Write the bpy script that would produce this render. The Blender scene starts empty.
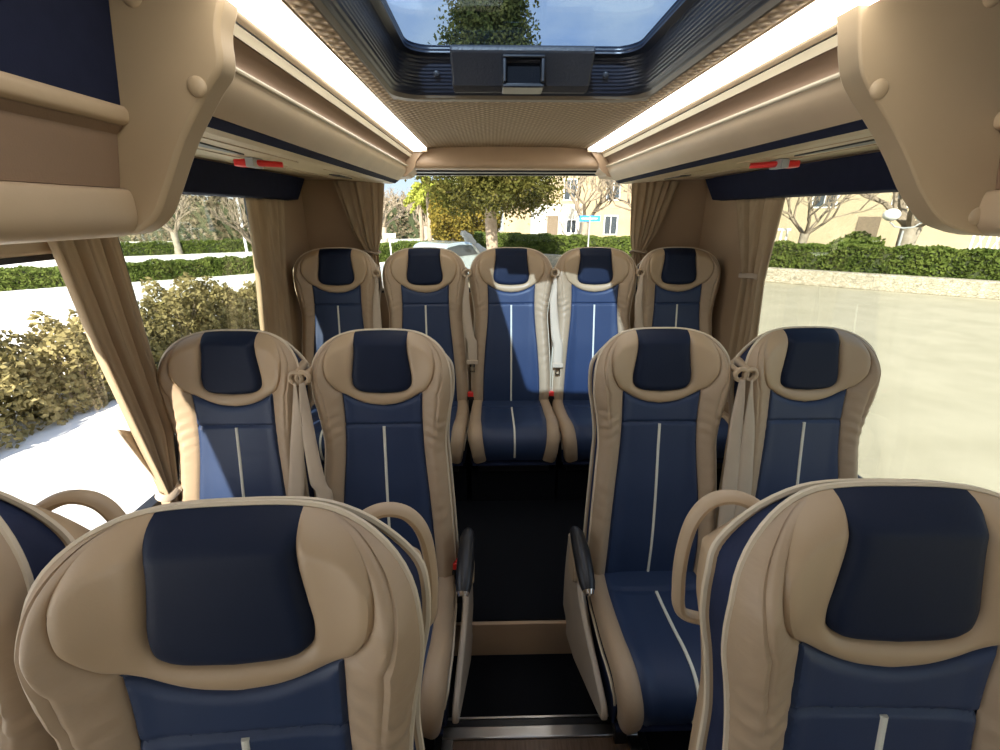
import bpy, bmesh, math, random
import numpy as np
from mathutils import Vector, Matrix
random.seed(7); rng = np.random.default_rng(11)
col = bpy.context.scene.collection
R = math.radians

# ------------------------------------------------------------------ materials
def new_mat(name):
    m = bpy.data.materials.new(name); m.use_nodes = True
    nt = m.node_tree; nt.nodes.clear()
    out = nt.nodes.new('ShaderNodeOutputMaterial')
    return m, nt, out
def N(nt, t, **kw):
    n = nt.nodes.new(t)
    for k, v in kw.items():
        if hasattr(n, k): setattr(n, k, v)
    return n
def ramp(nt, src, stops):
    r = N(nt, 'ShaderNodeValToRGB'); el = r.color_ramp.elements
    while len(el) < len(stops): el.new(0.5)
    for e, (p, c) in zip(el, stops): e.position = p; e.color = (*c, 1)
    nt.links.new(src, r.inputs[0]); return r.outputs[0]
def coords(nt, scale=(1, 1, 1)):
    tc = N(nt, 'ShaderNodeTexCoord'); mp = N(nt, 'ShaderNodeMapping')
    mp.inputs['Scale'].default_value = scale
    nt.links.new(tc.outputs['Object'], mp.inputs[0]); return mp.outputs[0]
def noise(nt, vec, sc, det=3, rough=.5):
    n = N(nt, 'ShaderNodeTexNoise'); n.inputs['Scale'].default_value = sc
    n.inputs['Detail'].default_value = det; n.inputs['Roughness'].default_value = rough
    nt.links.new(vec, n.inputs['Vector']); return n.outputs[0]
def bump(nt, h, strength, dist, prev=None):
    b = N(nt, 'ShaderNodeBump'); b.inputs['Strength'].default_value = strength
    b.inputs['Distance'].default_value = dist
    nt.links.new(h, b.inputs['Height'])
    if prev: nt.links.new(prev, b.inputs['Normal'])
    return b.outputs[0]
def mat(name, c1, c2=None, sc=8, rough=.5, spec=.5, metal=0, bumps=(), stretch=(1, 1, 1), coat=0, sheen=0):
    m, nt, out = new_mat(name)
    p = N(nt, 'ShaderNodeBsdfPrincipled')
    p.inputs['Roughness'].default_value = rough; p.inputs['Metallic'].default_value = metal
    p.inputs['Specular IOR Level'].default_value = spec
    p.inputs['Coat Weight'].default_value = coat
    p.inputs['Sheen Weight'].default_value = sheen
    v = coords(nt, stretch)
    c2 = c2 or tuple(min(1, x*1.12) for x in c1)
    nt.links.new(ramp(nt, noise(nt, v, sc, 4), [(.3, c1), (.7, c2)]), p.inputs['Base Color'])
    prev = None
    for (bs, st, di, strch) in bumps:
        prev = bump(nt, noise(nt, coords(nt, strch), bs, 3), st, di, prev)
    if prev: nt.links.new(prev, p.inputs['Normal'])
    nt.links.new(p.outputs[0], out.inputs[0])
    return m
def glass_mat(name, tint, refl=.06):
    m, nt, out = new_mat(name)
    t = N(nt, 'ShaderNodeBsdfTransparent'); t.inputs[0].default_value = (*tint, 1)
    g = N(nt, 'ShaderNodeBsdfGlossy'); g.inputs['Roughness'].default_value = .02
    mx = N(nt, 'ShaderNodeMixShader')
    lw = N(nt, 'ShaderNodeLayerWeight'); lw.inputs[0].default_value = .25
    mul = N(nt, 'ShaderNodeMath', operation='MULTIPLY'); mul.inputs[1].default_value = refl*3
    nt.links.new(lw.outputs['Fresnel'], mul.inputs[0]); nt.links.new(mul.outputs[0], mx.inputs[0])
    nt.links.new(t.outputs[0], mx.inputs[1]); nt.links.new(g.outputs[0], mx.inputs[2])
    nt.links.new(mx.outputs[0], out.inputs[0]); return m
def emit_mat(name, c, s):
    m, nt, out = new_mat(name)
    e = N(nt, 'ShaderNodeEmission'); e.inputs[0].default_value = (*c, 1); e.inputs[1].default_value = s
    nt.links.new(e.outputs[0], out.inputs[0]); return m
def quilt_mat(name, c1, c2):
    m, nt, out = new_mat(name)
    p = N(nt, 'ShaderNodeBsdfPrincipled'); p.inputs['Roughness'].default_value = .75
    v = coords(nt)
    hs = []
    for rot in (R(45), R(-45)):
        mp = N(nt, 'ShaderNodeMapping'); mp.inputs['Rotation'].default_value = (0, 0, rot)
        nt.links.new(v, mp.inputs[0])
        w = N(nt, 'ShaderNodeTexWave'); w.inputs['Scale'].default_value = 14
        w.inputs['Distortion'].default_value = 0
        nt.links.new(mp.outputs[0], w.inputs['Vector']); hs.append(w.outputs['Fac'])
    mul = N(nt, 'ShaderNodeMath', operation='MULTIPLY')
    nt.links.new(hs[0], mul.inputs[0]); nt.links.new(hs[1], mul.inputs[1])
    nt.links.new(ramp(nt, mul.outputs[0], [(0, c1), (.6, c2)]), p.inputs['Base Color'])
    nt.links.new(bump(nt, mul.outputs[0], .7, .01), p.inputs['Normal'])
    nt.links.new(p.outputs[0], out.inputs[0]); return m
def ribbed_mat(name, c1):
    m, nt, out = new_mat(name)
    p = N(nt, 'ShaderNodeBsdfPrincipled'); p.inputs['Roughness'].default_value = .35
    p.inputs['Base Color'].default_value = (*c1, 1)
    w = N(nt, 'ShaderNodeTexWave'); w.inputs['Scale'].default_value = 40; w.bands_direction = 'Z'
    nt.links.new(coords(nt), w.inputs['Vector'])
    nt.links.new(bump(nt, w.outputs['Fac'], .35, .003), p.inputs['Normal'])
    nt.links.new(p.outputs[0], out.inputs[0]); return m
def stone_mat(name, c1, c2, mortar, sc):
    m, nt, out = new_mat(name)
    p = N(nt, 'ShaderNodeBsdfPrincipled'); p.inputs['Roughness'].default_value = .95
    vo = N(nt, 'ShaderNodeTexVoronoi'); vo.feature = 'DISTANCE_TO_EDGE'; vo.inputs['Scale'].default_value = sc
    v = coords(nt, (1, 1, 2)); nt.links.new(v, vo.inputs['Vector'])
    base = ramp(nt, noise(nt, v, sc*.7, 3), [(.35, c1), (.65, c2)])
    mx = N(nt, 'ShaderNodeMix', data_type='RGBA')
    nt.links.new(ramp(nt, vo.outputs[0], [(.03, (0, 0, 0)), (.09, (1, 1, 1))]), mx.inputs[0])
    mx.inputs[6].default_value = (*mortar, 1); nt.links.new(base, mx.inputs[7])
    nt.links.new(mx.outputs[2], p.inputs['Base Color'])
    nt.links.new(p.outputs[0], out.inputs[0]); return m

BEI = (.42, .305, .195)
M = {}
M['leather'] = mat('beige_leather', BEI, (.45, .33, .21), 5, .45, .4,
    bumps=((260, .12, .001, (1, 1, 1)), (9, .55, .006, (1, 1, 3.2))))
M['leather_smooth'] = mat('smooth_beige_leather', (.44, .315, .19), (.47, .34, .205), 5, .42, .45,
    bumps=((260, .1, .001, (1, 1, 1)), (6, .15, .004, (1, 1, 1))))
M['blue'] = mat('navy_leather', (.021, .038, .088), (.026, .045, .100), 6, .46, .4,
    bumps=((300, .12, .001, (1, 1, 1)), (8, .12, .003, (1, 1, 1))))
M['headblue'] = mat('dark_navy_leather', (.009, .015, .035), (.012, .019, .042), 6, .55, .18,
    bumps=((300, .12, .001, (1, 1, 1)),))
M['navyside'] = mat('navy_side_cloth', (.010, .016, .045), (.02, .03, .075), 12, .75, .3,
    bumps=((22, .5, .006, (1, 1, .6)),))
M['piping'] = mat('cream_piping', (.62, .52, .37), rough=.5)
M['stripe'] = mat('cream_stripe', (.74, .72, .60), rough=.55)
M['shell'] = mat('seat_back_shell', (.47, .335, .20), rough=.5, bumps=((300, .1, .001, (1, 1, 1)),))
M['plastic'] = mat('beige_plastic', (.46, .34, .215), rough=.45, bumps=((400, .08, .001, (1, 1, 1)),))
M['greyplastic'] = mat('greige_plastic', (.40, .33, .25), rough=.45)
M['brown'] = mat('brown_rack_fabric', (.24, .155, .095), (.27, .175, .11), rough=.8, bumps=((400, .2, .001, (1, 1, 1)),))
M['panel'] = mat('beige_bracket_plastic', (.44, .325, .195), (.46, .34, .205), rough=.5, bumps=((420, .12, .001, (1, 1, 1)),))
M['light_trim'] = mat('light_beige_trim', (.55, .47, .33), rough=.4)
M['silver'] = mat('brushed_aluminium', (.60, .60, .60), rough=.28, metal=1)
M['chrome'] = mat('chrome', (.8, .8, .8), rough=.12, metal=1)
M['black'] = mat('black_plastic', (.012, .012, .014), rough=.35)
M['blackhandle'] = mat('grained_black_plastic', (.03, .03, .035), (.04, .04, .045), rough=.45, bumps=((150, .5, .002, (1, 1, 1)),))
M['ribbed'] = ribbed_mat('ribbed_black_plastic', (.022, .026, .04))
M['navyfabric'] = mat('navy_panel_fabric', (.010, .013, .034), (.013, .017, .042), 30, .85, .2, bumps=((500, .2, .001, (1, 1, 1)),))
M['carpet'] = mat('black_carpet', (.0055, .006, .008), (.011, .012, .015), 300, .95, .1, bumps=((500, .6, .002, (1, 1, 1)),))
M['bronze'] = mat('dull_bronze_trim', (.16, .13, .095), rough=.4)
M['cream'] = mat('cream_underside', (.50, .395, .24), rough=.5)
M['red'] = mat('red_plastic', (.75, .035, .03), rough=.3)
M['webbing'] = mat('beige_webbing', (.50, .40, .29), rough=.7, bumps=((500, .2, .001, (1, 1, .1)),))
M['curtain'] = None
M['quilt'] = quilt_mat('quilted_ceiling', (.25, .165, .085), (.47, .34, .2))
M['wall'] = mat('beige_wall_lining', (.38, .26, .155), (.40, .275, .165), rough=.8)
M['header'] = mat('beige_header', (.42, .29, .18), rough=.45)
M['led'] = emit_mat('led_strip', (1, .965, .90), 8)
M['glass'] = glass_mat('window_glass', (.99, .99, .99))
M['tint'] = glass_mat('tinted_window_glass', (.82, .84, .81))
M['reartint'] = glass_mat('rear_window_glass', (.92, .93, .91))
M['roofglass'] = glass_mat('roof_hatch_glass', (.52, .62, .74))
M['wood'] = mat('brown_hatch_panel', (.13, .085, .055), (.2, .13, .09), 20, .25, .5, stretch=(8, 1, 1))

# curtain: cloth with some light coming through
m, nt, out = new_mat('beige_curtain_cloth')
d = N(nt, 'ShaderNodeBsdfDiffuse'); t = N(nt, 'ShaderNodeBsdfTranslucent'); mx = N(nt, 'ShaderNodeMixShader')
cr = ramp(nt, noise(nt, coords(nt, (1, 1, .1)), 40, 3), [(.3, (.46, .345, .22)), (.7, (.56, .43, .28))])
nt.links.new(cr, d.inputs[0]); nt.links.new(cr, t.inputs[0]); mx.inputs[0].default_value = .25
nt.links.new(d.outputs[0], mx.inputs[1]); nt.links.new(t.outputs[0], mx.inputs[2]); nt.links.new(mx.outputs[0], out.inputs[0])
M['curtain'] = m
# outside
M['asphalt'] = mat('pale_asphalt', (.36, .325, .235), (.42, .38, .28), 1.5, .95, .1, bumps=((60, .3, .01, (1, 1, 1)),))
M['paving'] = mat('white_paving', (.80, .78, .72), (.88, .86, .80), 2, .95, .1)
M['stone'] = stone_mat('dry_stone_wall', (.34, .30, .22), (.52, .47, .37), (.22, .19, .14), 9)
def leafmat(name, a, b, sc=1.2):
    m, nt, out = new_mat(name)
    d = N(nt, 'ShaderNodeBsdfDiffuse'); t = N(nt, 'ShaderNodeBsdfTranslucent'); mx = N(nt, 'ShaderNodeMixShader')
    cr = ramp(nt, noise(nt, coords(nt), sc, 5, .7), [(.35, a), (.65, b)])
    nt.links.new(cr, d.inputs[0]); nt.links.new(cr, t.inputs[0]); mx.inputs[0].default_value = .3
    nt.links.new(d.outputs[0], mx.inputs[1]); nt.links.new(t.outputs[0], mx.inputs[2]); nt.links.new(mx.outputs[0], out.inputs[0])
    return m
M['hedge'] = leafmat('hedge_leaves', (.07, .105, .025), (.17, .21, .05), 3)
M['shrub'] = leafmat('shrub_leaves', (.20, .17, .06), (.42, .35, .17), 5)
M['evergreen'] = leafmat('evergreen_leaves', (.045, .055, .015), (.15, .13, .035), 2)
M['orange_leaf'] = leafmat('golden_leaves', (.17, .145, .03), (.29, .21, .045), 2)
M['palm'] = leafmat('palm_leaves', (.30, .34, .06), (.45, .46, .10), 2)
M['twigleaf'] = leafmat('grey_brown_foliage', (.16, .13, .08), (.30, .25, .17), .6)
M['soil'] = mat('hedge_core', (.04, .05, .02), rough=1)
M['bark'] = mat('pale_bark', (.26, .22, .165), (.40, .345, .27), 6, .9, bumps=((14, .5, .03, (1, 1, 1)),))
M['darkbark'] = mat('brown_bark', (.27, .20, .14), (.38, .30, .22), 8, .9, bumps=((14, .5, .03, (1, 1, .3)),))
M['twig'] = mat('grey_brown_twigs', (.22, .17, .12), (.32, .26, .19), 3, .9)
M['render'] = mat('cream_render', (.40, .33, .215), (.46, .39, .26), .7, .9)
M['render2'] = mat('sandstone_render', (.36, .28, .17), (.44, .35, .22), .9, .9)
M['whitewall'] = mat('white_render', (.5, .48, .43), rough=.9)
M['pane'] = mat('dark_pane', (.05, .06, .07), rough=.1)
M['shutter'] = mat('brown_door_paint', (.16, .12, .08), rough=.7)
M['rooftile'] = mat('clay_roof_tiles', (.42, .22, .12), (.55, .32, .19), 12, .9, stretch=(4, 1, 1))
M['white'] = mat('white_paint', (.8, .8, .78), rough=.4)
M['globe'] = mat('opal_globe', (.86, .86, .84), rough=.3)
M['bluesign'] = mat('blue_sign', (.03, .22, .62), rough=.4)
M['pole'] = mat('grey_painted_pole', (.35, .36, .36), rough=.5)
M['carpaint'] = mat('silver_blue_car_paint', (.42, .50, .54), rough=.2, metal=.4, coat=.6)
M['tyre'] = mat('tyre_rubber', (.015, .015, .015), rough=.9)
M['bus'] = mat('bus_outer_skin', (.6, .6, .6), rough=.4)

# ------------------------------------------------------------------ mesh helpers
class MB:
    def __init__(s): s.v = []; s.f = []
    def add(s, vs, fs):
        o = len(s.v); s.v += [tuple(map(float, p)) for p in vs]; s.f += [tuple(i+o for i in f) for f in fs]; return s
    def box(s, a, b, rot=None, piv=None):
        x0, y0, z0 = a; x1, y1, z1 = b
        vs = [Vector(p) for p in ((x0,y0,z0),(x1,y0,z0),(x1,y1,z0),(x0,y1,z0),(x0,y0,z1),(x1,y0,z1),(x1,y1,z1),(x0,y1,z1))]
        if rot is not None:
            c = Vector(piv) if piv else Vector(((x0+x1)/2, (y0+y1)/2, (z0+z1)/2))
            vs = [rot @ (p-c)+c for p in vs]
        return s.add(vs, [(0,3,2,1),(4,5,6,7),(0,1,5,4),(1,2,6,5),(2,3,7,6),(3,0,4,7)])
    def grid(s, P, closeu=False, closev=False):
        m, n = P.shape[:2]; fs = []
        for i in range(m if closeu else m-1):
            for j in range(n if closev else n-1):
                a = i*n+j; b = i*n+(j+1) % n; i2 = (i+1) % m
                fs.append((a, b, i2*n+(j+1) % n, i2*n+j))
        return s.add(P.reshape(-1, 3), fs)
    def tube(s, pts, r, k=8, caps=True, squash=1):
        pts = [Vector(p) for p in pts]; n = len(pts)
        rs = r if isinstance(r, (list, tuple, np.ndarray)) else [r]*n
        rings = []; prev = None
        for i, p in enumerate(pts):
            d = (pts[min(i+1, n-1)]-pts[max(i-1, 0)])
            d = d.normalized() if d.length > 1e-9 else Vector((0, 0, 1))
            if prev is None:
                u = d.orthogonal().normalized()
            else:
                u = prev-d*prev.dot(d); u = u.normalized() if u.length > 1e-6 else d.orthogonal().normalized()
            prev = u; w = d.cross(u)
            rings.append([p+(u*math.cos(2*math.pi*j/k)+w*math.sin(2*math.pi*j/k)*squash)*rs[i] for j in range(k)])
        vs = [q for ring in rings for q in ring]
        fs = [(i*k+j, i*k+(j+1) % k, (i+1)*k+(j+1) % k, (i+1)*k+j) for i in range(n-1) for j in range(k)]
        if caps: fs += [tuple(reversed(range(k))), tuple((n-1)*k+j for j in range(k))]
        return s.add(vs, fs)
    def extrude(s, poly, axis, a, b):      # poly list of 2D; axis 'x' or 'y' extruded from a to b
        n = len(poly)
        def mk(t):
            return [(t, p[0], p[1]) if axis == 'x' else ((p[0], t, p[1]) if axis == 'y' else (p[0], p[1], t)) for p in poly]
        return s.add(mk(a)+mk(b), [(i, (i+1) % n, n+(i+1) % n, n+i) for i in range(n)]+[tuple(range(n)), tuple(range(2*n-1, n-1, -1))])
    def dome(s, c, r, nrm, h=.5, k=16):
        c = Vector(c); nrm = Vector(nrm).normalized(); u = nrm.orthogonal().normalized(); w = nrm.cross(u)
        P = np.array([[tuple(c+(u*math.cos(2*math.pi*j/k)+w*math.sin(2*math.pi*j/k))*r*math.cos(a)+nrm*r*h*math.sin(a)) for j in range(k)]
                      for a in np.linspace(0, math.pi/2*.999, 6)])
        return s.grid(P, closev=True)
    def sphere(s, c, r, k=16):
        c = Vector(c); r = Vector(r) if hasattr(r, '__len__') else Vector((r, r, r))
        P = np.array([[(c.x+r.x*math.cos(a)*math.sin(b), c.y+r.y*math.sin(a)*math.sin(b), c.z+r.z*math.cos(b)) for a in np.linspace(0, 2*math.pi, k, endpoint=False)]
                      for b in np.linspace(.001, math.pi-.001, k//2+1)])
        return s.grid(P, closev=True)
    def mesh(s, name, smooth=True, angle=40):
        me = bpy.data.meshes.new(name); me.from_pydata(s.v, [], s.f)
        if len(s.f) < 60000:
            bm = bmesh.new(); bm.from_mesh(me); bmesh.ops.recalc_face_normals(bm, faces=bm.faces); bm.to_mesh(me); bm.free()
        me.update()
        if smooth:
            me.polygons.foreach_set('use_smooth', [True]*len(me.polygons))
            me.set_sharp_from_angle(angle=R(angle))
        return me
def link(name, me, material, parent=None, bevel=0, solid=0):
    if not me.materials: me.materials.append(M[material] if isinstance(material, str) else material)
    o = bpy.data.objects.new(name, me); col.objects.link(o)
    if parent: o.parent = parent
    if solid:
        s = o.modifiers.new('thickness', 'SOLIDIFY'); s.thickness = solid; s.offset = 0
    if bevel:
        b = o.modifiers.new('bevel', 'BEVEL'); b.width = bevel; b.segments = 2; b.limit_method = 'ANGLE'; b.angle_limit = R(35)
    return o
def obj(name, mb, material, parent=None, bevel=0, smooth=True, angle=40, solid=0):
    return link(name, mb.mesh(name, smooth, angle), material, parent, bevel, solid)
def tag(o, label, cat, group=None, kind=None):
    o['label'] = label; o['category'] = cat
    if group: o['group'] = group
    if kind: o['kind'] = kind
    return o
def thing(name, label, cat, loc=(0, 0, 0), rz=0, group=None):
    o = bpy.data.objects.new(name, None); col.objects.link(o); o.empty_display_size = .1
    o.location = loc; o.rotation_euler = (0, 0, rz); return tag(o, label, cat, group)
def struct(name, mb, material, bevel=0, **k):
    o = obj(name, mb, material, None, bevel, **k); o['kind'] = 'structure'; return o

# ------------------------------------------------------------------ curves on the seat
def resample(P, n):
    P = np.asarray(P, float); d = np.r_[0, np.cumsum(np.linalg.norm(np.diff(P, axis=0), axis=1))]
    t = np.linspace(0, d[-1], n); return np.c_[[np.interp(t, d, P[:, i]) for i in range(P.shape[1])]].T
def spline(P, per=8):
    P = np.asarray(P, float); Q = np.vstack([2*P[0]-P[1], P, 2*P[-1]-P[-2]]); out = []
    for i in range(1, len(Q)-2):
        for t in np.linspace(0, 1, per, endpoint=False):
            out.append(.5*((2*Q[i])+(-Q[i-1]+Q[i+1])*t+(2*Q[i-1]-5*Q[i]+4*Q[i+1]-Q[i+2])*t*t+(-Q[i-1]+3*Q[i]-3*Q[i+1]+Q[i+2])*t**3))
    out.append(P[-1]); return np.array(out)
def mirror(P): Q = P[::-1].copy(); Q[:, 0] *= -1; return Q
def dist(pts, line):
    line = resample(line, 260); a = line[:-1]; b = line[1:]; ab = b-a; L = (ab**2).sum(1)+1e-12
    d = pts[:, None, :]-a[None]; t = np.clip((d*ab[None]).sum(2)/L, 0, 1)
    return np.sqrt(((d-t[..., None]*ab[None])**2).sum(2)).min(1)
def pill(e, dl): return np.sqrt(np.clip(1-(1-np.clip(e/dl, 0, 1))**2, 0, 1))
def sst(a, b, x): t = np.clip((x-a)/(b-a), 0, 1); return t*t*(3-2*t)

TOP = 1.22
halfW = spline([(-.204, .36), (-.206, .50), (-.200, .65), (-.190, .80), (-.185, .88), (-.193, .96), (-.204, 1.02), (-.207, 1.06)], 8)
phi = np.linspace(0, math.pi/2, 90)[1:]
arc = np.c_[-.207*np.abs(np.cos(phi))**(2/2.9), 1.060+.160*np.sin(phi)**(2/2.9)]
def zt(x): return 1.060+.160*(1-(abs(x)/.207)**2.9)**(1/2.9)
arc[-1] = (0, TOP)
LEFT = np.vstack([halfW, arc])                          # bottom left up to the top centre
OUT = np.vstack([LEFT, mirror(LEFT)[1:]])
YCP = spline([(.30, -.135), (.42, -.131), (.55, -.126), (.70, -.105), (.85, -.076), (1.0, -.050), (1.10, -.038), (1.18, -.026), (1.24, -.012)], 14)
def yc(z): return np.interp(z, YCP[:, 0], YCP[:, 1])   # centre face of the backrest, forward is negative
def face_y(x, z, eo):
    w = .040*sst(.085, .20, np.abs(x))*np.interp(z, [.36, .5, .9, 1.1, 1.22], [.8, 1, .8, 1.0, .45])
    r = .034; q = np.clip(r-eo, 0, r*.985)
    return yc(z)-w+(r-np.sqrt(np.clip(r*r-q*q, 0, None)))
def back_patch(A, B, n, m, g, dl, groove=None, edges='AB', snap=()):
    A = resample(A, m); B = resample(B, m)
    s = np.linspace(0, 1, n); G = A[:, None]*(1-s)[None, :, None]+B[:, None]*s[None, :, None]
    for i in snap: G[i, :, 1] = zt(G[i, :, 0])-.0003
    pts = G.reshape(-1, 2)
    e = np.minimum(*[dist(pts, c) if k in edges else np.full(len(pts), 9.) for k, c in (('A', A), ('B', B))]); eo = dist(pts, OUT[2:-2])
    y = face_y(pts[:, 0], pts[:, 1], eo)-g*pill(e, dl)*sst(0, .035, eo)
    if groove: y = y+groove(pts, e, np.tile(s, m))
    return MB().grid(np.c_[pts[:, 0], y, pts[:, 1]].reshape(m, n, 3))
collar_half = spline([(-.112, zt(.112)), (-.143, 1.187), (-.162, 1.145), (-.159, 1.098), (-.138, 1.059), (-.120, 1.044)], 8)
collar_low = spline([(-.120, 1.044), (-.085, 1.021), (-.045, 1.006), (0, 1.000)], 8)
collar_out_half = np.vstack([collar_half, collar_low[1:]])
collar_out = np.vstack([collar_out_half, mirror(collar_out_half)[1:]])
pad_half = spline([(-.080, zt(.080)), (-.079, 1.17), (-.085, 1.120), (-.0895, 1.086), (-.084, 1.058), (-.058, 1.043), (0, 1.038)], 8)
pad_out = np.vstack([pad_half, mirror(pad_half)[1:]])
side_line = spline([(-.120, 1.044), (-.118, .95), (-.122, .85), (-.136, .70), (-.146, .55), (-.150, .37)], 8)
outer_down = LEFT[::-1]; k0 = np.argmin(np.abs(outer_down[:, 0]+.112)+np.abs(outer_down[:, 1]-TOP)*.2)
outer_down = np.vstack([[(-.112, zt(.112))], outer_down[k0+1:]])

CACHE = {}
def cached(key, fn, **k):
    if key not in CACHE: CACHE[key] = fn().mesh(key.split('|')[0], **k)
    return CACHE[key]

def flipx(mb):
    mb.v = [(-x, y, z) for x, y, z in mb.v]; return mb
def m_bolster(sg):
    inner = np.vstack([collar_half, side_line[1:]])
    def gr(p, e, s):   # seam a little inside the outer edge plus gathered wrinkles
        head = sst(.86, 1.0, p[:, 1])
        seam = .005*np.exp(-((s-.42)/.05)**2)*head
        wr = .0016*np.sin(p[:, 1]*190+np.sin(p[:, 0]*60)*2)*np.exp(-((p[:, 1]-.93)/.07)**2)*pill(e, .02)
        wr2 = .0011*np.sin(p[:, 1]*140+p[:, 0]*70)*np.exp(-((p[:, 1]-.70)/.12)**2)*pill(e, .02)
        return seam+wr+wr2
    mb = back_patch(outer_down, inner, 22, 170, .013, .03, gr, 'B')
    return mb if sg < 0 else flipx(mb)
def m_collar(): return back_patch(collar_out, pad_out, 16, 120, .012, .018, snap=(0, -1))
def m_pad():
    L = pad_half[::-1]; Rr = L.copy(); Rr[:, 0] *= -1
    return back_patch(L, Rr, 26, 60, .014, .020, snap=(-1,))
def m_centre():
    top = np.vstack([collar_low, mirror(collar_low)[1:]])
    # column-wise between bottom and the collar curve, sides following the curved seam
    n, m = 40, 230; T = resample(top, n); zs = np.linspace(0, 1, m)
    G = np.zeros((m, n, 2))
    sl = side_line[::-1]
    for j in range(n):
        u = j/(n-1)*2-1
        for i, t in enumerate(zs):
            z = .37+(T[j, 1]-.37)*t
            c = -np.interp(min(z, 1.044), sl[:, 1], sl[:, 0])
            cu = T[j, 0]/.120
            G[i, j] = (c*(u*(1-t)+cu*t), z)
    pts = G.reshape(-1, 2)
    poly = np.vstack([G[0], G[:, -1], G[-1][::-1], G[::-1, 0]])
    e = dist(pts, poly); eo = dist(pts, OUT[2:-2])
    y = face_y(pts[:, 0], pts[:, 1], eo)-.011*pill(e, .018)
    y += .006*np.exp(-((pts[:, 1]-.943)/.0045)**2)
    return MB().grid(np.c_[pts[:, 0], y, pts[:, 1]].reshape(m, n, 3))
def m_backstripe():
    return MB().tube([(0, yc(z)-.010, z) for z in np.linspace(.42, .938, 50)], .0048, 8)
def frame_path(off, dy, n=160):
    P = resample(OUT, n); d = np.gradient(P, axis=0); nr = np.c_[-d[:, 1], d[:, 0]]; nr /= np.linalg.norm(nr, axis=1)[:, None]+1e-9
    Q = P+nr*off
    w = .040*sst(.085, .20, np.abs(P[:, 0]))*np.interp(P[:, 1], [.36, .5, .9, 1.1, 1.22], [.8, 1, .8, 1.0, .45])
    k = .35+.65*sst(.10, .205, np.abs(P[:, 0])); dyk = .033+(dy-.033)*k if dy > .037 else dy+0*k
    top = sst(1.08, 1.19, P[:, 1])
    return np.c_[Q[:, 0], yc(P[:, 1])-w+dyk, Q[:, 1]-top*.75*np.maximum(dyk-.033, 0)]
def m_side():
    a = frame_path(-.001, .028); b = frame_path(-.008, .056); c = frame_path(-.001, .088)
    return MB().grid(np.stack([a, b, c], 1))
def m_shell():
    a = frame_path(-.008, .082); b = frame_path(.002, .083); c = frame_path(.005, .092); d = frame_path(-.004, .130); e = frame_path(-.035, .150)
    mid = e.copy(); mid[:, 0] *= .45; mid[:, 1] += .012; f = e.copy(); f[:, 0] = 0; f[:, 1] += .014
    return MB().grid(np.stack([a, b, c, d, e, mid, f], 1))
def m_pipe(off, dy, r):
    return MB().tube(frame_path(off, dy, 130), r, 6)

# cushion
CP = spline([(-.05, .430), (-.15, .412), (-.27, .408), (-.38, .415), (-.46, .424), (-.52, .418), (-.555, .388), (-.562, .34), (-.545, .285)], 8)
CP[:, 0] = -.05+(CP[:, 0]+.05)*.95; CP = resample(CP, 60); CS = np.r_[0, np.cumsum(np.linalg.norm(np.diff(CP, axis=0), axis=1))]; CL = CS[-1]
cd = np.gradient(CP, axis=0); CN = np.c_[cd[:, 1], -cd[:, 0]]; CN /= np.linalg.norm(CN, axis=1)[:, None]
if CN[5, 1] < 0: CN = -CN
def cw(s): return np.interp(s/CL, [0, .3, .6, .8, 1], [.198, .211, .214, .209, .194])
def cmid(s): return np.interp(s/CL, [0, .3, .6, .8, 1], [.146, .156, .156, .146, .130])
def cush_pts(x, s, lift):
    y = np.interp(s, CS, CP[:, 0]); z = np.interp(s, CS, CP[:, 1]); ny = np.interp(s, CS, CN[:, 0]); nz = np.interp(s, CS, CN[:, 1])
    return np.c_[x, y+ny*lift, z+nz*lift]
def cush_lift(x, s):
    e = cw(s)-np.abs(x); r = .03; q = np.clip(r-e, 0, r)
    return .022*sst(.10, .18, np.abs(x))-(r-np.sqrt(np.clip(r*r-q*q, 0, None)))
def m_cbolster(sg):
    m, n = 60, 16; s = np.linspace(0, CL, m)[:, None]*np.ones((1, n)); u = np.linspace(0, 1, n)[None]*np.ones((m, 1))
    x = -(cw(s)*(1-u)+cmid(s)*u); e = np.minimum(np.minimum(u, 1-u)*.08, np.minimum(s+.02, CL-s+.01))
    P = cush_pts(x.ravel(), s.ravel(), (cush_lift(x, s)+.010*pill(e, .025)).ravel()).reshape(m, n, 3)
    mb = MB().grid(P); return mb if sg < 0 else flipx(mb)
def m_ccentre():
    m, n = 70, 26; s = np.linspace(0, CL, m)[:, None]*np.ones((1, n)); u = np.linspace(-1, 1, n)[None]*np.ones((m, 1))
    x = cmid(s)*u; e = np.minimum((1-np.abs(u))*.13, np.minimum(s+.02, CL-s+.01))
    lift = cush_lift(x, s)+.010*pill(e, .02)-.006*np.exp(-((s-.17)/.006)**2)-.004*np.exp(-(x/.006)**2)*(s > .17)
    return MB().grid(cush_pts(x.ravel(), s.ravel(), lift.ravel()).reshape(m, n, 3))
def m_cstripe():
    s = np.linspace(.175, CL-.02, 40); P = []
    for k in (-1, -.8, -.3, .3, .8, 1): P.append(cush_pts(k*.0048+0*s, s, 0*s+.010+(.0035 if abs(k) < 1 else -.006)))
    return MB().grid(np.stack(P, 1))
def edge_path(sg, off=0):
    s = np.linspace(0, CL, 50); return cush_pts(sg*(cw(s)+off), s, -.03+0*s)
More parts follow.
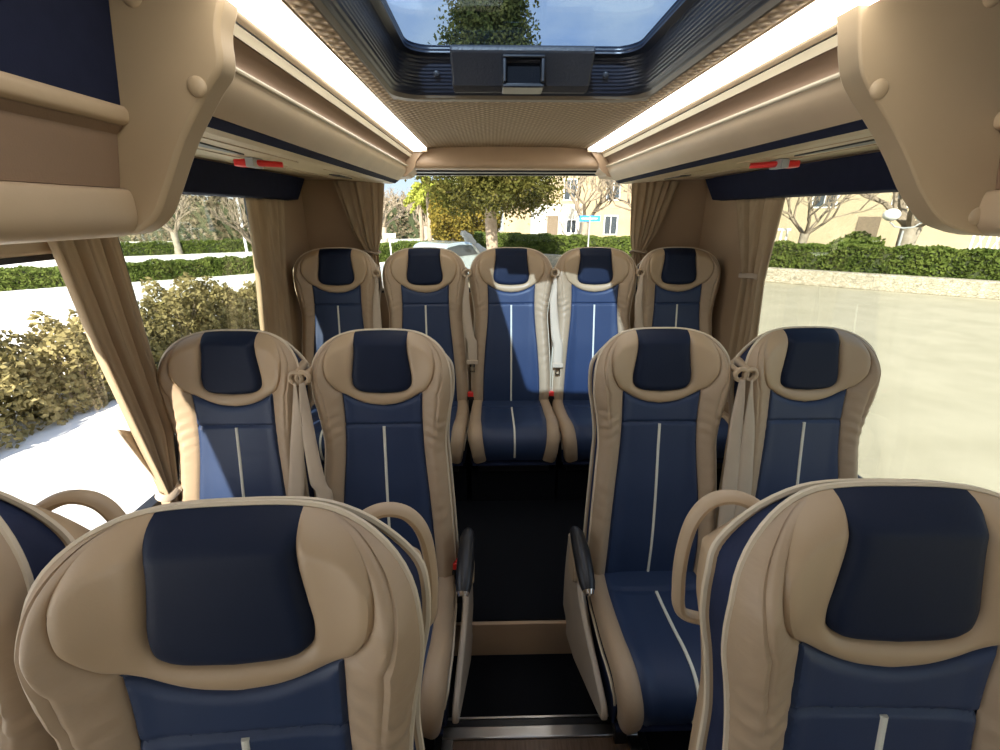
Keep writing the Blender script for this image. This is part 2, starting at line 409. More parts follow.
def m_cskirt():
    mb = MB()
    for sg in (-1, 1):
        a = edge_path(sg); b = a.copy(); b[:, 2] = np.minimum(a[:, 2]-.01, .33); b[:, 0] -= sg*.006
        c = b.copy(); c[:, 2] = np.minimum(b[:, 2]-.02, .255); c[:, 1] = np.clip(c[:, 1], -.53, 0)
        mb.grid(np.stack([a, b, c], 1))
    a = cush_pts(np.linspace(-.2, .2, 8), np.full(8, CL), np.zeros(8)-.0)
    b = a.copy(); b[:, 1] += .015; b[:, 2] = .255
    mb.grid(np.stack([a, b], 1))
    mb.box((-.195, -.525, .25), (.195, -.04, .262))
    return mb
def m_pan(): return MB().box((-.17, -.48, .19), (.17, -.06, .249))
def m_leg(x, zb): return MB().extrude([(-.42, zb), (-.36, zb), (-.20, .1), (-.10, zb), (-.05, zb), (-.12, .19), (-.38, .19)], 'x', x-.018, x+.018)
def m_cover(sg):
    poly = spline([(-.04, .50), (-.10, .515), (-.17, .475), (-.30, .40), (-.42, .36), (-.50, .33), (-.52, .295), (-.49, .27), (-.36, .21), (-.20, .14), (-.05, .10), (-.02, .28), (-.04, .50)], 6)[:-1]
    mb = MB().extrude([tuple(p) for p in poly], 'x', .238, .256); mb.v = [(x+.07*(min(0, y+.25)), y, z) for x, y, z in mb.v]; return mb if sg > 0 else flipx(mb)
def m_bracket(sg):
    poly = spline([(-.13, .46), (-.145, .54), (-.175, .575), (-.215, .56), (-.225, .50), (-.215, .455), (-.17, .44), (-.13, .46)], 6)[:-1]
    mb = MB().extrude([tuple(p) for p in poly], 'x', .252, .270); return mb if sg > 0 else flipx(mb)
def m_arm(sg):
    pts = [(.252, -.12, .575), (.252, -.16, .590), (.250, -.21, .580), (.248, -.26, .558), (.246, -.30, .538), (.245, -.318, .528)]
    mb = MB(); pr = [.016, .023, .026, .026, .024, .019]
    mb.tube(pts, pr, 14); return mb if sg > 0 else flipx(mb)
def m_armcap(sg):
    mb = MB().tube([(.245, -.316, .529), (.245, -.328, .522)], [.0185, .013], 14); return mb if sg > 0 else flipx(mb)
def m_handle(sg):
    P = spline([(.09, .055, 1.11), (.12, .072, 1.140), (.150, .084, 1.150), (.180, .090, 1.138), (.200, .090, 1.105), (.208, .088, 1.05), (.208, .082, .99), (.198, .078, .94), (.155, .075, .925)], 7)
    mb = MB().tube(P, .009, 10, squash=1.3); return mb if sg > 0 else flipx(mb)
def m_guide(sg):
    c = Vector((.214, -.088, 1.105)); P = [tuple(c+Vector((math.cos(a)*.017, .006*math.sin(a), math.sin(a)*.017))) for a in np.linspace(0, 2*math.pi, 20, endpoint=False)]
    A = []
    for a in np.linspace(0, 2*math.pi, 18, endpoint=False):
        A.append([tuple(c+Vector((math.cos(a)*(.017+.007*math.cos(b)), .009*math.sin(b), math.sin(a)*(.017+.007*math.cos(b))))) for b in np.linspace(0, 2*math.pi, 8, endpoint=False)])
    mb = MB().grid(np.array(A), closeu=True, closev=True)
    mb.tube([(.212, -.078, 1.112), (.200, .0, 1.112), (.19, .03, 1.11)], [.008, .014, .014], 10)
    return mb if sg > 0 else flipx(mb)
def m_belt(sg, lx, lz):
    # webbing narrow at the shoulder guide, spreading out flat further down
    P = spline([(.214, 0, 1.094), (.212, 0, 1.03), (.208, 0, .95), (lx*.5+.104, 0, .80), (lx, 0, lz+.10), (lx, 0, lz)], 8)
    P[:, 1] = yc(P[:, 2])-.062-.006*np.sin(np.linspace(0, 3.1, len(P))); n = len(P); mb = MB(); G = []
    for i, p in enumerate(P):
        t = i/(n-1); w = .008+.016*min(1, t*1.6); tw = .8*(1-min(1, t*2.2))
        ux = Vector((math.cos(tw), -math.sin(tw), 0))
        G.append([tuple(Vector(p)+ux*w*s+Vector((0, .003*(abs(s)-1), 0))) for s in (-1, -.5, 0, .5, 1)])
    mb.grid(np.array(G)); return mb if sg > 0 else flipx(mb)
def m_tongue(sg, lx, lz):
    mb = MB(); y = float(yc(lz))-.066
    mb.box((lx-.027, y-.005, lz-.012), (lx+.027, y+.004, lz+.010))
    return mb if sg > 0 else flipx(mb)
def m_tongue_metal(sg, lx, lz):
    mb = MB(); y = float(yc(lz))-.067
    mb.box((lx-.012, y-.003, lz-.052), (lx-.006, y, lz-.012)); mb.box((lx+.006, y-.003, lz-.052), (lx+.012, y, lz-.012)); mb.box((lx-.012, y-.003, lz-.056), (lx+.012, y, lz-.048))
    mb.box((lx-.012, y-.003, lz-.026), (lx+.012, y, lz-.012))
    return mb if sg > 0 else flipx(mb)
def m_buckle(sg, x=.214):
    mb = MB().box((x-.016, -.155, .452), (x+.016, -.128, .478)); return mb if sg > 0 else flipx(mb)
def m_buckle_stalk(sg, x=.214):
    mb = MB().box((x-.018, -.158, .435), (x+.018, -.125, .4515)); mb.box((x-.012, -.148, .30), (x+.012, -.138, .436)); return mb if sg > 0 else flipx(mb)

def make_seat(label, loc, group, aisle=0, belt=0, handle=0, buckle=0, lx=.2, lz=.62, legb=0.0, rz=0, base=0, wide=0):
    t = thing('passenger_seat', label, 'bus seat', loc, rz, group)
    if base: t.scale = (1.03, 1, 1)
    if wide: t.scale = (wide, 1, 1)
    L = lambda name, key, fn, m_, p=t, bevel=0, solid=0, **k: link(name, cached(key, fn, **k), m_, p, bevel, solid)
    L('back_shell', 'back_shell', m_shell, 'shell', angle=60)
    L('side_panel', 'side_panel', m_side, 'navyside')
    pb = L('backrest_panel', 'backrest_panel', m_centre, 'blue'); L('accent_stripe', 'accent_stripe', m_backstripe, 'stripe', pb)
    for s in (-1, 1): L('bolster', 'bolster|%d' % s, lambda s=s: m_bolster(s), 'leather')
    L('headrest_collar', 'headrest_collar', m_collar, 'leather_smooth'); L('headrest_pad', 'headrest_pad', m_pad, 'headblue')
    L('piping', 'piping|f', lambda: m_pipe(.0005, .032, .0042), 'piping'); L('piping', 'piping|b', lambda: m_pipe(.004, .087, .0045), 'piping')
    pc = L('seat_cushion', 'seat_cushion', m_ccentre, 'blue'); L('accent_stripe', 'accent_stripe|c', m_cstripe, 'stripe', pc)
    for s in (-1, 1):
        L('cushion_bolster', 'cushion_bolster|%d' % s, lambda s=s: m_cbolster(s), 'leather')
        L('piping', 'piping|c%d' % s, lambda s=s: MB().tube(edge_path(s, .001), .0042, 6), 'piping')
    L('cushion_skirt', 'cushion_skirt', m_cskirt, 'navyside')
    L('seat_pan', 'seat_pan', m_pan, 'black')
    for x in ((-.13, .13) if not base else ()): L('leg', 'leg|%g%g' % (x, legb), lambda: m_leg(x, legb), 'black')
    if base: L('base_box', 'base_box', lambda: MB().box((-.205, -.46, .0), (.205, -.03, .188)), 'carpet')
    if aisle:
        c = L('side_cover', 'side_cover|%d' % aisle, lambda: m_cover(aisle), 'greyplastic', bevel=.005)
        L('armrest_bracket', 'armrest_bracket|%d' % aisle, lambda: m_bracket(aisle), 'plastic', bevel=.004)
        a = L('armrest', 'armrest|%d' % aisle, lambda: m_arm(aisle), 'black')
        L('end_cap', 'end_cap|%d' % aisle, lambda: m_armcap(aisle), 'chrome', a)
    if handle: L('grab_handle', 'grab_handle|%d' % handle, lambda: m_handle(handle), 'plastic')
    if belt:
        g = L('belt_guide', 'belt_guide|%d' % belt, lambda: m_guide(belt), 'plastic')
        k = '%d%g%g' % (belt, lx, lz)
        b = L('seat_belt', 'seat_belt|'+k, lambda: m_belt(belt, lx, lz), 'webbing', solid=.0016)
        L('belt_tongue', 'belt_tongue|'+k, lambda: m_tongue(belt, lx, lz), 'webbing', b, bevel=.002)
        L('tongue_plate', 'tongue_plate|'+k, lambda: m_tongue_metal(belt, lx, lz), 'chrome', b)
    if buckle:
        k = L('buckle', 'buckle|%d' % buckle, lambda: m_buckle_stalk(buckle), 'black')
        L('release_button', 'release_button|%d' % buckle, lambda: m_buckle(buckle), 'red', k, bevel=.003)
    return t

FL, PL = -.08, .08       # lower floor, raised rear floor
YB, YM, YF = 2.36, 1.29, .43
g5 = 'seats of the rear bench row'
make_seat('seat at the far left of the rear row, beside the left rear curtain', (-.885, YB, PL), g5, base=1, belt=1, lx=.205)
make_seat('rear row seat second from left, in front of the parked car outside', (-.430, YB, PL), g5, base=1, belt=1, lx=.235, lz=.66)
make_seat('middle rear row seat facing straight down the aisle, its whole cushion visible', (.018, YB, PL), g5, base=1, belt=1, buckle=-1, lx=.235, lz=.64)
make_seat('sunlit rear row seat fourth from left, right of the aisle seat', (.456, YB, PL), g5, base=1, belt=1, buckle=-1, lx=.235, lz=.64)
make_seat('shaded seat at the far right of the rear row, in the corner', (.895, YB, PL), g5, base=1)
g4 = 'seats of the middle row'
make_seat('middle row window seat on the left, bright sun on its blue back', (-.868, YM, FL), g4, belt=1, lx=.180, lz=.60)
make_seat('middle row seat left of the aisle, red buckle and black armrest at its side', (-.420, YM, FL), g4, aisle=1, belt=-1, buckle=1, lx=.175, lz=.66)
make_seat('middle row aisle seat right of the aisle, black armrest with chrome tip', (.432, YM, FL), g4, aisle=-1, belt=1, lx=.205, lz=.60)
make_seat('middle row window seat on the right, seen against the pale road', (.888, YM, FL), g4, belt=-1, lx=.205, lz=.62)
g3 = 'seats of the nearest row'
FZ = -.052
make_seat('large nearest seat left of the aisle, its headrest filling the lower left', (-.400, YF, FZ-.020), g3, rz=R(3), wide=1.06, aisle=1, handle=1, legb=FL-FZ)
make_seat('nearest window seat at the left picture edge, only its shoulder and grab handle visible', (-.835, YF+.02, FZ), g3, handle=1, legb=FL-FZ)
make_seat('large nearest seat right of the aisle, navy side panel showing beside its headrest', (.402, YF, FZ-.004), g3, rz=R(-2), aisle=-1, handle=-1, legb=FL-FZ)

# ------------------------------------------------------------------ shell of the bus
HW = 1.135
Y0, YR = -3.4, 2.66
ZR = 1.80
mb = MB().box((-HW, Y0, FL-.05), (HW, 1.195, FL)).box((-HW, 1.195, FL-.05), (HW, YR, PL)); struct('floor', mb, 'carpet')
struct('trim_1', MB().box((-HW+.01, 1.180, FL), (HW-.01, 1.1945, PL-.005)), 'header', bevel=.002)
# side walls: below the windows, rear quarter, above the windows, skin outside
def wallside(s, name, y_p):
    x0, x1 = s*HW, s*(HW+.05); a, b = min(x0, x1), max(x0, x1)
    mb = MB().box((a, Y0, FL-.05), (b, YR, .60)).box((a, 2.14, .60), (b, YR, 1.56)).box((a, Y0, 1.56), (b, YR, 1.891))
    mb.box((a, Y0, .60), (b, -1.9, 1.56))
    struct(name, mb, 'wall')
wallside(-1, 'wall_left', 0); wallside(1, 'wall_right', 0)
# unseen low front wall below the open windscreen, added to dim the nearest seats
struct('wall_front', MB().box((-HW, Y0-.05, FL-.05), (HW, Y0, .95)), 'wall')
# rear wall with window opening
wx0, wx1, wz0, wz1 = -.80, .80, 1.02, 1.690
mb = MB().box((-HW, YR, FL-.05), (HW, YR+.05, wz0)).box((-HW, YR, wz0), (wx0, YR+.05, wz1)).box((wx1, YR, wz0), (HW, YR+.05, wz1)).box((-HW, YR, wz1), (HW, YR+.05, 1.891))
struct('wall_back', mb, 'wall')
def pane(name, a, b, m_, fr, frm='black'):
    o = struct(name, MB().box(a, b), m_)
    f = obj('window_frame', fr, frm, o, bevel=.003)
    return o
# rear glass
fr = MB().box((wx0, YR+.005, wz1-.025), (wx1, YR+.045, wz1)).box((wx0, YR+.005, wz0), (wx1, YR+.045, wz0+.025)).box((wx0, YR+.005, wz0+.025), (wx0+.025, YR+.045, wz1-.025)).box((wx1-.025, YR+.005, wz0+.025), (wx1, YR+.045, wz1-.025))
pane('window_1', (wx0+.025, YR+.022, wz0+.025), (wx1-.025, YR+.027, wz1-.025), 'reartint', fr)
def sidewin(name, s, ya, yb, za, zb, m_):
    x = s*(HW+.022); f = MB()
    def bx(y0, y1, z0, z1): f.box((min(s*(HW+.004), s*(HW+.045)), y0, z0), (max(s*(HW+.004), s*(HW+.045)), y1, z1))
    w = .022
    bx(ya, yb, zb-w, zb); bx(ya, yb, za, za+w); bx(ya, ya+w, za+w, zb-w); bx(yb-w, yb, za+w, zb-w)
    pane(name, (x-.003, ya+w, za+w), (x+.003, yb-w, zb-w), m_, f)
sidewin('window_2', -1, 1.27, 2.14, .60, 1.56, 'tint')
sidewin('window_3', -1, -1.9, 1.27, .60, 1.56, 'glass')
sidewin('window_4', 1, -1.9, 2.14, .60, 1.56, 'tint')
# dark pillar and beige header above the near left window
struct('trim_2', MB().box((-HW-.001, 1.245, .60), (-HW+.028, 1.285, 1.56)), 'black', bevel=.004)
struct('trim_3', MB().box((-HW+.002, .45, 1.385), (-HW+.055, 1.24, 1.47)), 'plastic', bevel=.01)
struct('trim_4', MB().box((-HW+.004, .45, 1.372), (-HW+.045, 1.24, 1.3845)), 'black')
# sills
for i, s in ((5, -1), (6, 1)):
    a, b = sorted((s*(HW-.002), s*(HW-.05))); struct('trim_%d' % i, MB().box((a, -1.9, .585), (b, 2.0, .612)), 'plastic', bevel=.006)

# ceiling with opening for the hatch, lightly arched
hx, hy0, hy1 = .365, .22, 1.47
def zc_(x): return ZR-.014-.010*(abs(x)/.40)**2.5
def ceil_patch(x0, x1, y0, y1, mb):
    xs = np.linspace(x0, x1, 14); ys = np.linspace(y0, y1, 4)
    mb.grid(np.array([[(x, y, zc_(x)) for x in xs] for y in ys]))
mb = MB(); ceil_patch(-.40, .40, Y0, hy0, mb); ceil_patch(-.40, .40, hy1, 2.50, mb); ceil_patch(-.40, -hx, hy0, hy1, mb); ceil_patch(hx, .40, hy0, hy1, mb)
struct('ceiling', mb, 'quilt')
# outer roof above, open over the hatch
mb = MB().box((-HW-.05, Y0, 1.892), (-hx, YR+.05, 1.898)).box((hx, Y0, 1.892), (HW+.05, YR+.05, 1.898)).box((-hx, Y0, 1.892), (hx, hy0, 1.898)).box((-hx, hy1, 1.892), (hx, YR+.05, 1.898))
struct('trim_7', mb, 'bus')
# rear header, rounded section between the racks
hp = spline([(2.50, 1.80), (2.49, 1.775), (2.478, 1.74), (2.472, 1.71), (2.478, 1.69), (2.50, 1.682), (2.60, 1.682)], 6)
poly = [tuple(p) for p in hp]+[(2.60, 1.80)]
struct('trim_8', MB().extrude(poly, 'x', -.545, .545), 'header', angle=60)
struct('trim_9', MB().box((-.70, 2.56, 1.673), (.70, 2.655, 1.6815)), 'black')
# rack end shoulders joining the header
def shoulder(s):
    P = spline([(.415, 1.765), (.455, 1.72), (.470, 1.685), (.50, 1.66), (.58, 1.640), (HW-.02, 1.640)], 6)
    poly = [tuple((s*x, z)) for x, z in P]+[(s*(HW-.02), 1.80), (s*.415, 1.80)]
    return MB().extrude(poly, 'y', 2.455, 2.62)
struct('trim_10', shoulder(-1), 'header', angle=60); struct('trim_11', shoulder(1), 'header', angle=60)

# navy panel over the rear side windows
def navy(s):
    mb = MB(); y0, y1 = .83, 2.50
    prof = [(HW-.004, 1.53), (HW-.060, 1.535), (HW-.075, 1.642), (HW-.004, 1.642)]
    P = [(s*x, z) for x, z in prof]
    n = 4; vs = [(x, y0, z) for x, z in P]+[(P[0][0], y1-.04, P[0][1]), (P[1][0], y1-.04, P[1][1]), (P[2][0], y1+.05, P[2][1]), (P[3][0], y1+.05, P[3][1])]
    mb.add(vs, [(0, 1, 5, 4), (1, 2, 6, 5), (2, 3, 7, 6), (3, 0, 4, 7), (0, 3, 2, 1), (4, 5, 6, 7)]); return mb
struct('trim_12', navy(-1), 'navyfabric', bevel=.004); struct('trim_13', navy(1), 'navyfabric', bevel=.004)

# ------------------------------------------------------------------ luggage racks
def closed(poly, s): return [(s*x, z) for x, z in poly]
def band(pts, s, ya, yb, thick=.006):
    """open profile given thickness and run along the bus"""
    P = np.array(pts); d = np.gradient(P, axis=0); nr = np.c_[-d[:, 1], d[:, 0]]; nr /= np.linalg.norm(nr, axis=1)[:, None]+1e-9
    Q = P+nr*thick; poly = [tuple(p) for p in P]+[tuple(p) for p in Q[::-1]]
    return MB().extrude(closed(poly, s), 'y', ya, yb)
def rack(s, yp, lab):
    t = thing('luggage_rack', lab, 'luggage rack', (0, 0, 0))
    ya, yb = yp, 2.445
    obj('rack_lip', band(spline([(.466, 1.766), (.468, 1.755), (.476, 1.748)], 4), s, ya, yb, .006), 'plastic', t)
    obj('rack_rail', band(spline([(.477, 1.745), (.481, 1.738), (.484, 1.731)], 4), s, ya, yb, .005), 'light_trim', t)
    obj('rack_back', band(spline([(.488, 1.731), (.502, 1.722), (.511, 1.709), (.508, 1.697)], 4), s, ya, yb, .004), 'brown', t)
    obj('rack_edge', MB().tube([(s*.503, ya, 1.692), (s*.503, yb, 1.692)], .0045, 8), 'light_trim', t)
    obj('rack_fascia', band(spline([(.505, 1.688), (.512, 1.668), (.528, 1.646), (.551, 1.624)], 6), s, ya, yb, .008), 'plastic', t)
    obj('trim_strip', band([(.553, 1.623), (.572, 1.611)], s, ya, yb, .005), 'navyfabric', t, smooth=False)
    u = obj('underside_panel', MB().extrude(closed([(.574, 1.612), (.60, 1.609), (HW-.079, 1.646), (HW-.079, 1.660), (.575, 1.635)], s), 'y', ya, yb), 'cream', t, smooth=False)
    # slots, grooves and lamps on the underside
    zu = lambda x: 1.609+(x-.60)/(HW-.079-.60)*.037
    def strip(name, x0, x1, x2, x3, y0, y1, m_, dz=.0035):
        vs = [(s*x0, y0, zu(x0)-dz), (s*x1, y0, zu(x1)-dz), (s*x3, y1, zu(x3)-dz), (s*x2, y1, zu(x2)-dz)]
        vs += [(x, y, z+dz) for x, y, z in vs]
        obj(name, MB().add(vs, [(0, 1, 2, 3), (7, 6, 5, 4), (0, 4, 5, 1), (1, 5, 6, 2), (2, 6, 7, 3), (3, 7, 4, 0)]), m_, u, smooth=False)
    strip('air_slot', .70, .80, .75, .765, ya+.05, 1.33, 'black')
    strip('air_slot', .70, .745, .715, .735, 1.98, 2.2, 'black')
    strip('groove', .655, .668, .655, .668, ya+.05, 1.45, 'plastic', .002)
    strip('groove', .84, .85, .84, .85, ya+.05, 2.3, 'plastic', .002)
    strip('groove', .66, .67, .66, .67, 1.7, 2.36, 'plastic', .002)
    for y in (1.72, 2.26):
        obj('reading_light', MB().dome((s*.82, y, zu(.82)+.001), .022, (0, 0, -1), .3), 'plastic', u)
    # near module, deeper
    n0, n1 = -1.2, yp-.023; dx = -.020 if s < 0 else .058; sh = lambda pts: closed([(x+dx, z) for x, z in pts], s)
    obj('navy_panel', MB().extrude(sh([(.622, 1.85), (.660, 1.623), (.70, 1.623), (.66, 1.85)]), 'y', n0, n1), 'navyfabric', t, smooth=False)
    obj('rack_rail', MB().extrude(sh([tuple(p) for p in spline([(.655, 1.622), (.651, 1.614), (.654, 1.602), (.662, 1.597)], 5)]+[(.70, 1.597), (.70, 1.622)]), 'y', n0, n1), 'plastic', t)
    obj('rack_back', MB().extrude(sh([(.664, 1.596), (.676, 1.585), (.690, 1.525), (.694, 1.510), (.76, 1.510), (.76, 1.596)]), 'y', n0, n1), 'brown', t, smooth=False)
    obj('rack_fascia', MB().extrude(sh([tuple(p) for p in spline([(.690, 1.509), (.680, 1.505), (.677, 1.488), (.680, 1.462), (.694, 1.443), (.72, 1.436), (.77, 1.436)], 6)]+[(.77, 1.509)]), 'y', n0, n1), 'plastic', t, angle=70)
    obj('underside_panel', MB().extrude(closed([(.771+dx, 1.437), (HW-.075, 1.470), (HW-.075, 1.490), (.771+dx, 1.46)], s), 'y', n0, n1), 'greyplastic', t, smooth=False)
    obj('back_lining', MB().extrude(sh([(.772, 1.50), (.777, 1.50), (.777, 1.85), (.772, 1.85)]), 'y', n0, n1), 'brown', t, smooth=False)
    # bracket plate between the modules
    if s < 0:
        inner = [(.445, 1.80), (.462, 1.755), (.476, 1.72), (.482, 1.675), (.510, 1.642), (.560, 1.578), (.603, 1.508), (.630, 1.468), (.665, 1.444), (.70, 1.438)]
        bolts = [(.587, 1.757), (.522, 1.648), (.678, 1.462)]
    else:
        inner = [(.430, 1.80), (.442, 1.775), (.455, 1.743), (.468, 1.700), (.488, 1.662), (.550, 1.600), (.590, 1.555), (.630, 1.505), (.680, 1.460), (.725, 1.443), (.760, 1.436)]
        bolts = [(.645, 1.77), (.512, 1.652), (.738, 1.468)]
    outer = [(.80, 1.434), (.86, 1.45), (.86, 1.80)]
    poly = [tuple(p) for p in spline(inner, 5)]+outer
    b = obj('bracket_plate', MB().extrude(closed(poly, s), 'y', yp-.022, yp+.024), 'panel', t, bevel=.009, angle=70)
    for (x, z) in bolts: obj('bolt_cap', MB().dome((s*x, yp-.022, z), .0145, (0, -1, 0), .45, 20), 'panel', b)
    return t
rack(-1, .79, 'left overhead luggage rack with beige bracket plate, above the left seats')
rack(1, .80, 'right overhead luggage rack with beige bracket plate, above the right seats')

# light strips
for s, lab in ((-1, 'left glowing white ceiling light strip running along the left luggage rack'), (1, 'right glowing white ceiling light strip running along the right luggage rack')):
    t = thing('light_strip', lab, 'ceiling light', (0, 0, 0), group=None)
    y0, y1 = .05, 2.44
    obj('diffuser', MB().extrude(closed([(.402, 1.768), (.43, 1.759), (.465, 1.757), (.465, 1.772), (.402, 1.772)], s), 'y', y0, y1), 'led', t, smooth=False)
    obj('housing', MB().extrude(closed([(.402, 1.7725), (.465, 1.7725), (.465, 1.80), (.402, 1.80)], s), 'y', y0, y1), 'plastic', t, smooth=False)
    obj('end_cap', MB().box((min(s*.40, s*.465), y1, 1.757), (max(s*.40, s*.465), y1+.008, 1.80)), 'plastic', t)

# ------------------------------------------------------------------ roof hatch
t = thing('roof_hatch', 'dark framed glass roof hatch in the quilted ceiling', 'roof hatch', (0, 0, 0))
def rrect(x, y0, y1, r, k=8):
    P = []
    for (cx, cy, a0) in ((x-r, y1-r, 0), (-x+r, y1-r, 90), (-x+r, y0+r, 180), (x-r, y0+r, 270)):
        for a in np.linspace(a0, a0+90, k): P.append((cx+r*math.cos(R(a)), cy+r*math.sin(R(a))))
    return np.array(P)
rings = [(.385, .19, 1.50, .09, 1.790), (.378, .20, 1.492, .085, 1.778), (.362, .22, 1.475, .08, 1.780), (.352, .23, 1.462, .08, 1.80)]
def ringgrid(rings): return np.stack([np.c_[rrect(x, a, b, r), np.full(32, z)] for x, a, b, r, z in rings], 1)
obj('hatch_trim', MB().grid(ringgrid(rings), closeu=True), 'bronze', t)
obj('hatch_frame', MB().grid(ringgrid([(.356, .226, 1.468, .08, 1.789), (.340, .245, 1.450, .08, 1.805), (.330, .25, 1.425, .07, 1.860), (.326, .255, 1.42, .07, 1.870), (.306, .275, 1.402, .06, 1.873), (.304, .276, 1.40, .06, 1.89), (.36, .22, 1.475, .08, 1.89)]), closeu=True), 'ribbed', t)
g = rrect(.320, .26, 1.418, .06); obj('hatch_glass', MB().extrude([tuple(p) for p in g], 'z', 1.880, 1.886), 'roofglass', t)
# latch box on the rear side of the frame
R0 = [(1.46, 1.793), (1.425, 1.788), (1.400, 1.798), (1.340, 1.862), (1.345, 1.876), (1.44, 1.876)]
h = obj('latch_housing', MB().extrude(R0, 'x', -.190, .185), 'blackhandle', t, bevel=.006, smooth=False)
obj('latch_handle', MB().box((-.055, 1.338, 1.792), (-.045, 1.42, 1.846)).box((.045, 1.338, 1.792), (.055, 1.42, 1.846)).box((-.055, 1.338, 1.846), (.055, 1.40, 1.854)).box((-.055, 1.345, 1.782), (.055, 1.42, 1.793)), 'black', h, bevel=.003)
obj('latch_recess', MB().box((-.044, 1.360, 1.794), (.044, 1.378, 1.845)), 'carpet', h)
for x in (-.235, .235): obj('screw', MB().dome((x, 1.432, 1.832), .009, (0, -.8, -.35), .5), 'blackhandle', t)
obj('red_knob', MB().tube([(-.325, .80, 1.80), (-.335, .86, 1.797)], .010, 10), 'red', t)

# emergency hammers under the racks
for s, lab in ((-1, 'red emergency hammer clipped under the left luggage rack'), (1, 'red emergency hammer clipped under the right luggage rack')):
    t = thing('emergency_hammer', lab, 'emergency hammer', (s*.78, 1.44, 1.620), group='emergency hammers'); t.scale = (1, 1.8, 1.3)
    a = (s*.038); 
    obj('hammer_head', MB().box((-.050, -.012, -.016), (-.008, .014, -.001)) if s < 0 else MB().box((.008, -.012, -.016), (.050, .014, -.001)), 'red', t, bevel=.003)
    obj('clip', MB().box((-.012, -.016, -.018), (.012, .018, .002)), 'pole', t, bevel=.002)
    obj('hammer_grip', MB().tube([(-s*.008, 0, -.008), (-s*.060, .03, -.008)], [.007, .006], 8), 'red', t)

# floor hatch between the nearest seats
t = thing('floor_hatch', 'silver-framed brown panel on the aisle floor at the bottom of the picture', 'floor hatch', (.055, 0, FL))
def fx(x0, x1, y0, y1, w, z0, z1):
    return MB().box((x0, y0, z0), (x1, y0+w, z1)).box((x0, y1-w, z0), (x1, y1, z1)).box((x0, y0+w, z0), (x0+w, y1-w, z1)).box((x1-w, y0+w, z0), (x1, y1-w, z1))
obj('hatch_border', fx(-.330, .330, .20, .950, .022, 0.001, .014), 'black', t, bevel=.002)
obj('hatch_frame', fx(-.307, .307, .223, .927, .035, 0.001, .020), 'silver', t, bevel=.003)
obj('hatch_panel', MB().box((-.271, .259, .001), (.271, .891, .012)), 'wood', t)
obj('edge_trim', MB().box((-.331, .951, .001), (.331, .957, .016)), 'silver', t)

# ------------------------------------------------------------------ curtains
def curtain(label, cols, pleats, amp, nrm, tie=None, n=72):
    """cols: list of (t, start point, end point) down the cloth"""
    t = thing('curtain', label, 'curtain', (0, 0, 0)); nv = 60
    ts = np.array([c[0] for c in cols]); A = np.array([c[1] for c in cols], float); B = np.array([c[2] for c in cols], float)
    G = np.zeros((nv, n, 3)); nr = np.array(nrm, float); nr /= np.linalg.norm(nr)
    for i, v in enumerate(np.linspace(0, 1, nv)):
        a = np.array([np.interp(v, ts, A[:, k]) for k in range(3)]); b = np.array([np.interp(v, ts, B[:, k]) for k in range(3)])
        w = np.linalg.norm(b-a)
        for j, u in enumerate(np.linspace(0, 1, n)):
            ph = u*pleats*2*math.pi
            G[i, j] = a*(1-u)+b*u+nr*(math.sin(ph+.5*math.sin(v*3+u*9))*amp*(.55+.45*math.sin(u*17+1)))+np.array((0, 0, .0))
    obj('cloth', MB().grid(G), 'curtain', t, solid=.002, angle=180)
    if tie:
        c, r = tie
        P = [(c[0]+r[0]*math.cos(a), c[1]+r[1]*math.sin(a), c[2]+.006*math.sin(2*a)) for a in np.linspace(0, 2*math.pi, 24)]
        obj('tieback', MB().tube(P, .007, 6, squash=1.8), 'webbing', t)
    return t
XL = -HW+.035
near_curtain = curtain('long beige curtain hanging beside the bright near left window, gathered by a tie',
        [(0, (XL+.035, 1.03, 1.425), (XL+.035, 1.225, 1.425)), (.3, (XL+.03, 1.06, 1.15), (XL+.03, 1.235, 1.15)), (.6, (XL+.03, 1.10, .86), (XL+.03, 1.24, .86)), (.76, (XL+.035, 1.12, .70), (XL+.035, 1.18, .70)), (.79, (XL+.035, 1.12, .67), (XL+.035, 1.18, .67)), (1, (XL+.05, 1.05, .47), (XL+.05, 1.22, .47))],
        8, .017, (1, 0, 0), tie=((XL+.035, 1.15, .685), (.022, .038)))
P = np.array([[(XL+.005+.03*u, 1.075+.055*u+.045*w_*(1-.75*u), .93-.235*u-.03*w_*(1-u)-.02*u*(1-u)) for w_ in np.linspace(0, 1, 5)] for u in np.linspace(0, 1, 14)])
obj('tie_strap', MB().grid(P), 'webbing', near_curtain, solid=.003)
curtain('narrow beige curtain at the rear edge of the left side window',
        [(0, (XL, 1.98, 1.53), (XL, 2.34, 1.53)), (.4, (XL, 1.93, 1.18), (XL, 2.24, 1.18)), (1, (XL, 1.82, .66), (XL, 2.16, .66))], 6, .020, (1, 0, 0))
curtain('narrow tied beige curtain at the rear edge of the right side window',
        [(0, (-XL, 1.90, 1.53), (-XL, 2.26, 1.53)), (.36, (-XL, 1.93, 1.215), (-XL, 2.10, 1.215)), (.40, (-XL, 1.93, 1.18), (-XL, 2.09, 1.18)), (1, (-XL, 1.86, .66), (-XL, 2.08, .66))], 6, .017, (1, 0, 0), tie=((-XL, 2.03, 1.20), (.02, .070)))
yb_ = YR-.045
curtain('brown-beige curtain drawn to the left side of the rear window',
        [(0, (-.94, yb_, 1.635), (-.66, yb_, 1.635)), (.45, (-.86, yb_, 1.36), (-.70, yb_, 1.36)), (.62, (-.80, yb_, 1.26), (-.73, yb_, 1.26)), (1, (-.86, yb_, 1.04), (-.72, yb_, 1.04))], 6, .012, (0, 1, 0), tie=((-.765, yb_, 1.26), (.042, .02)))
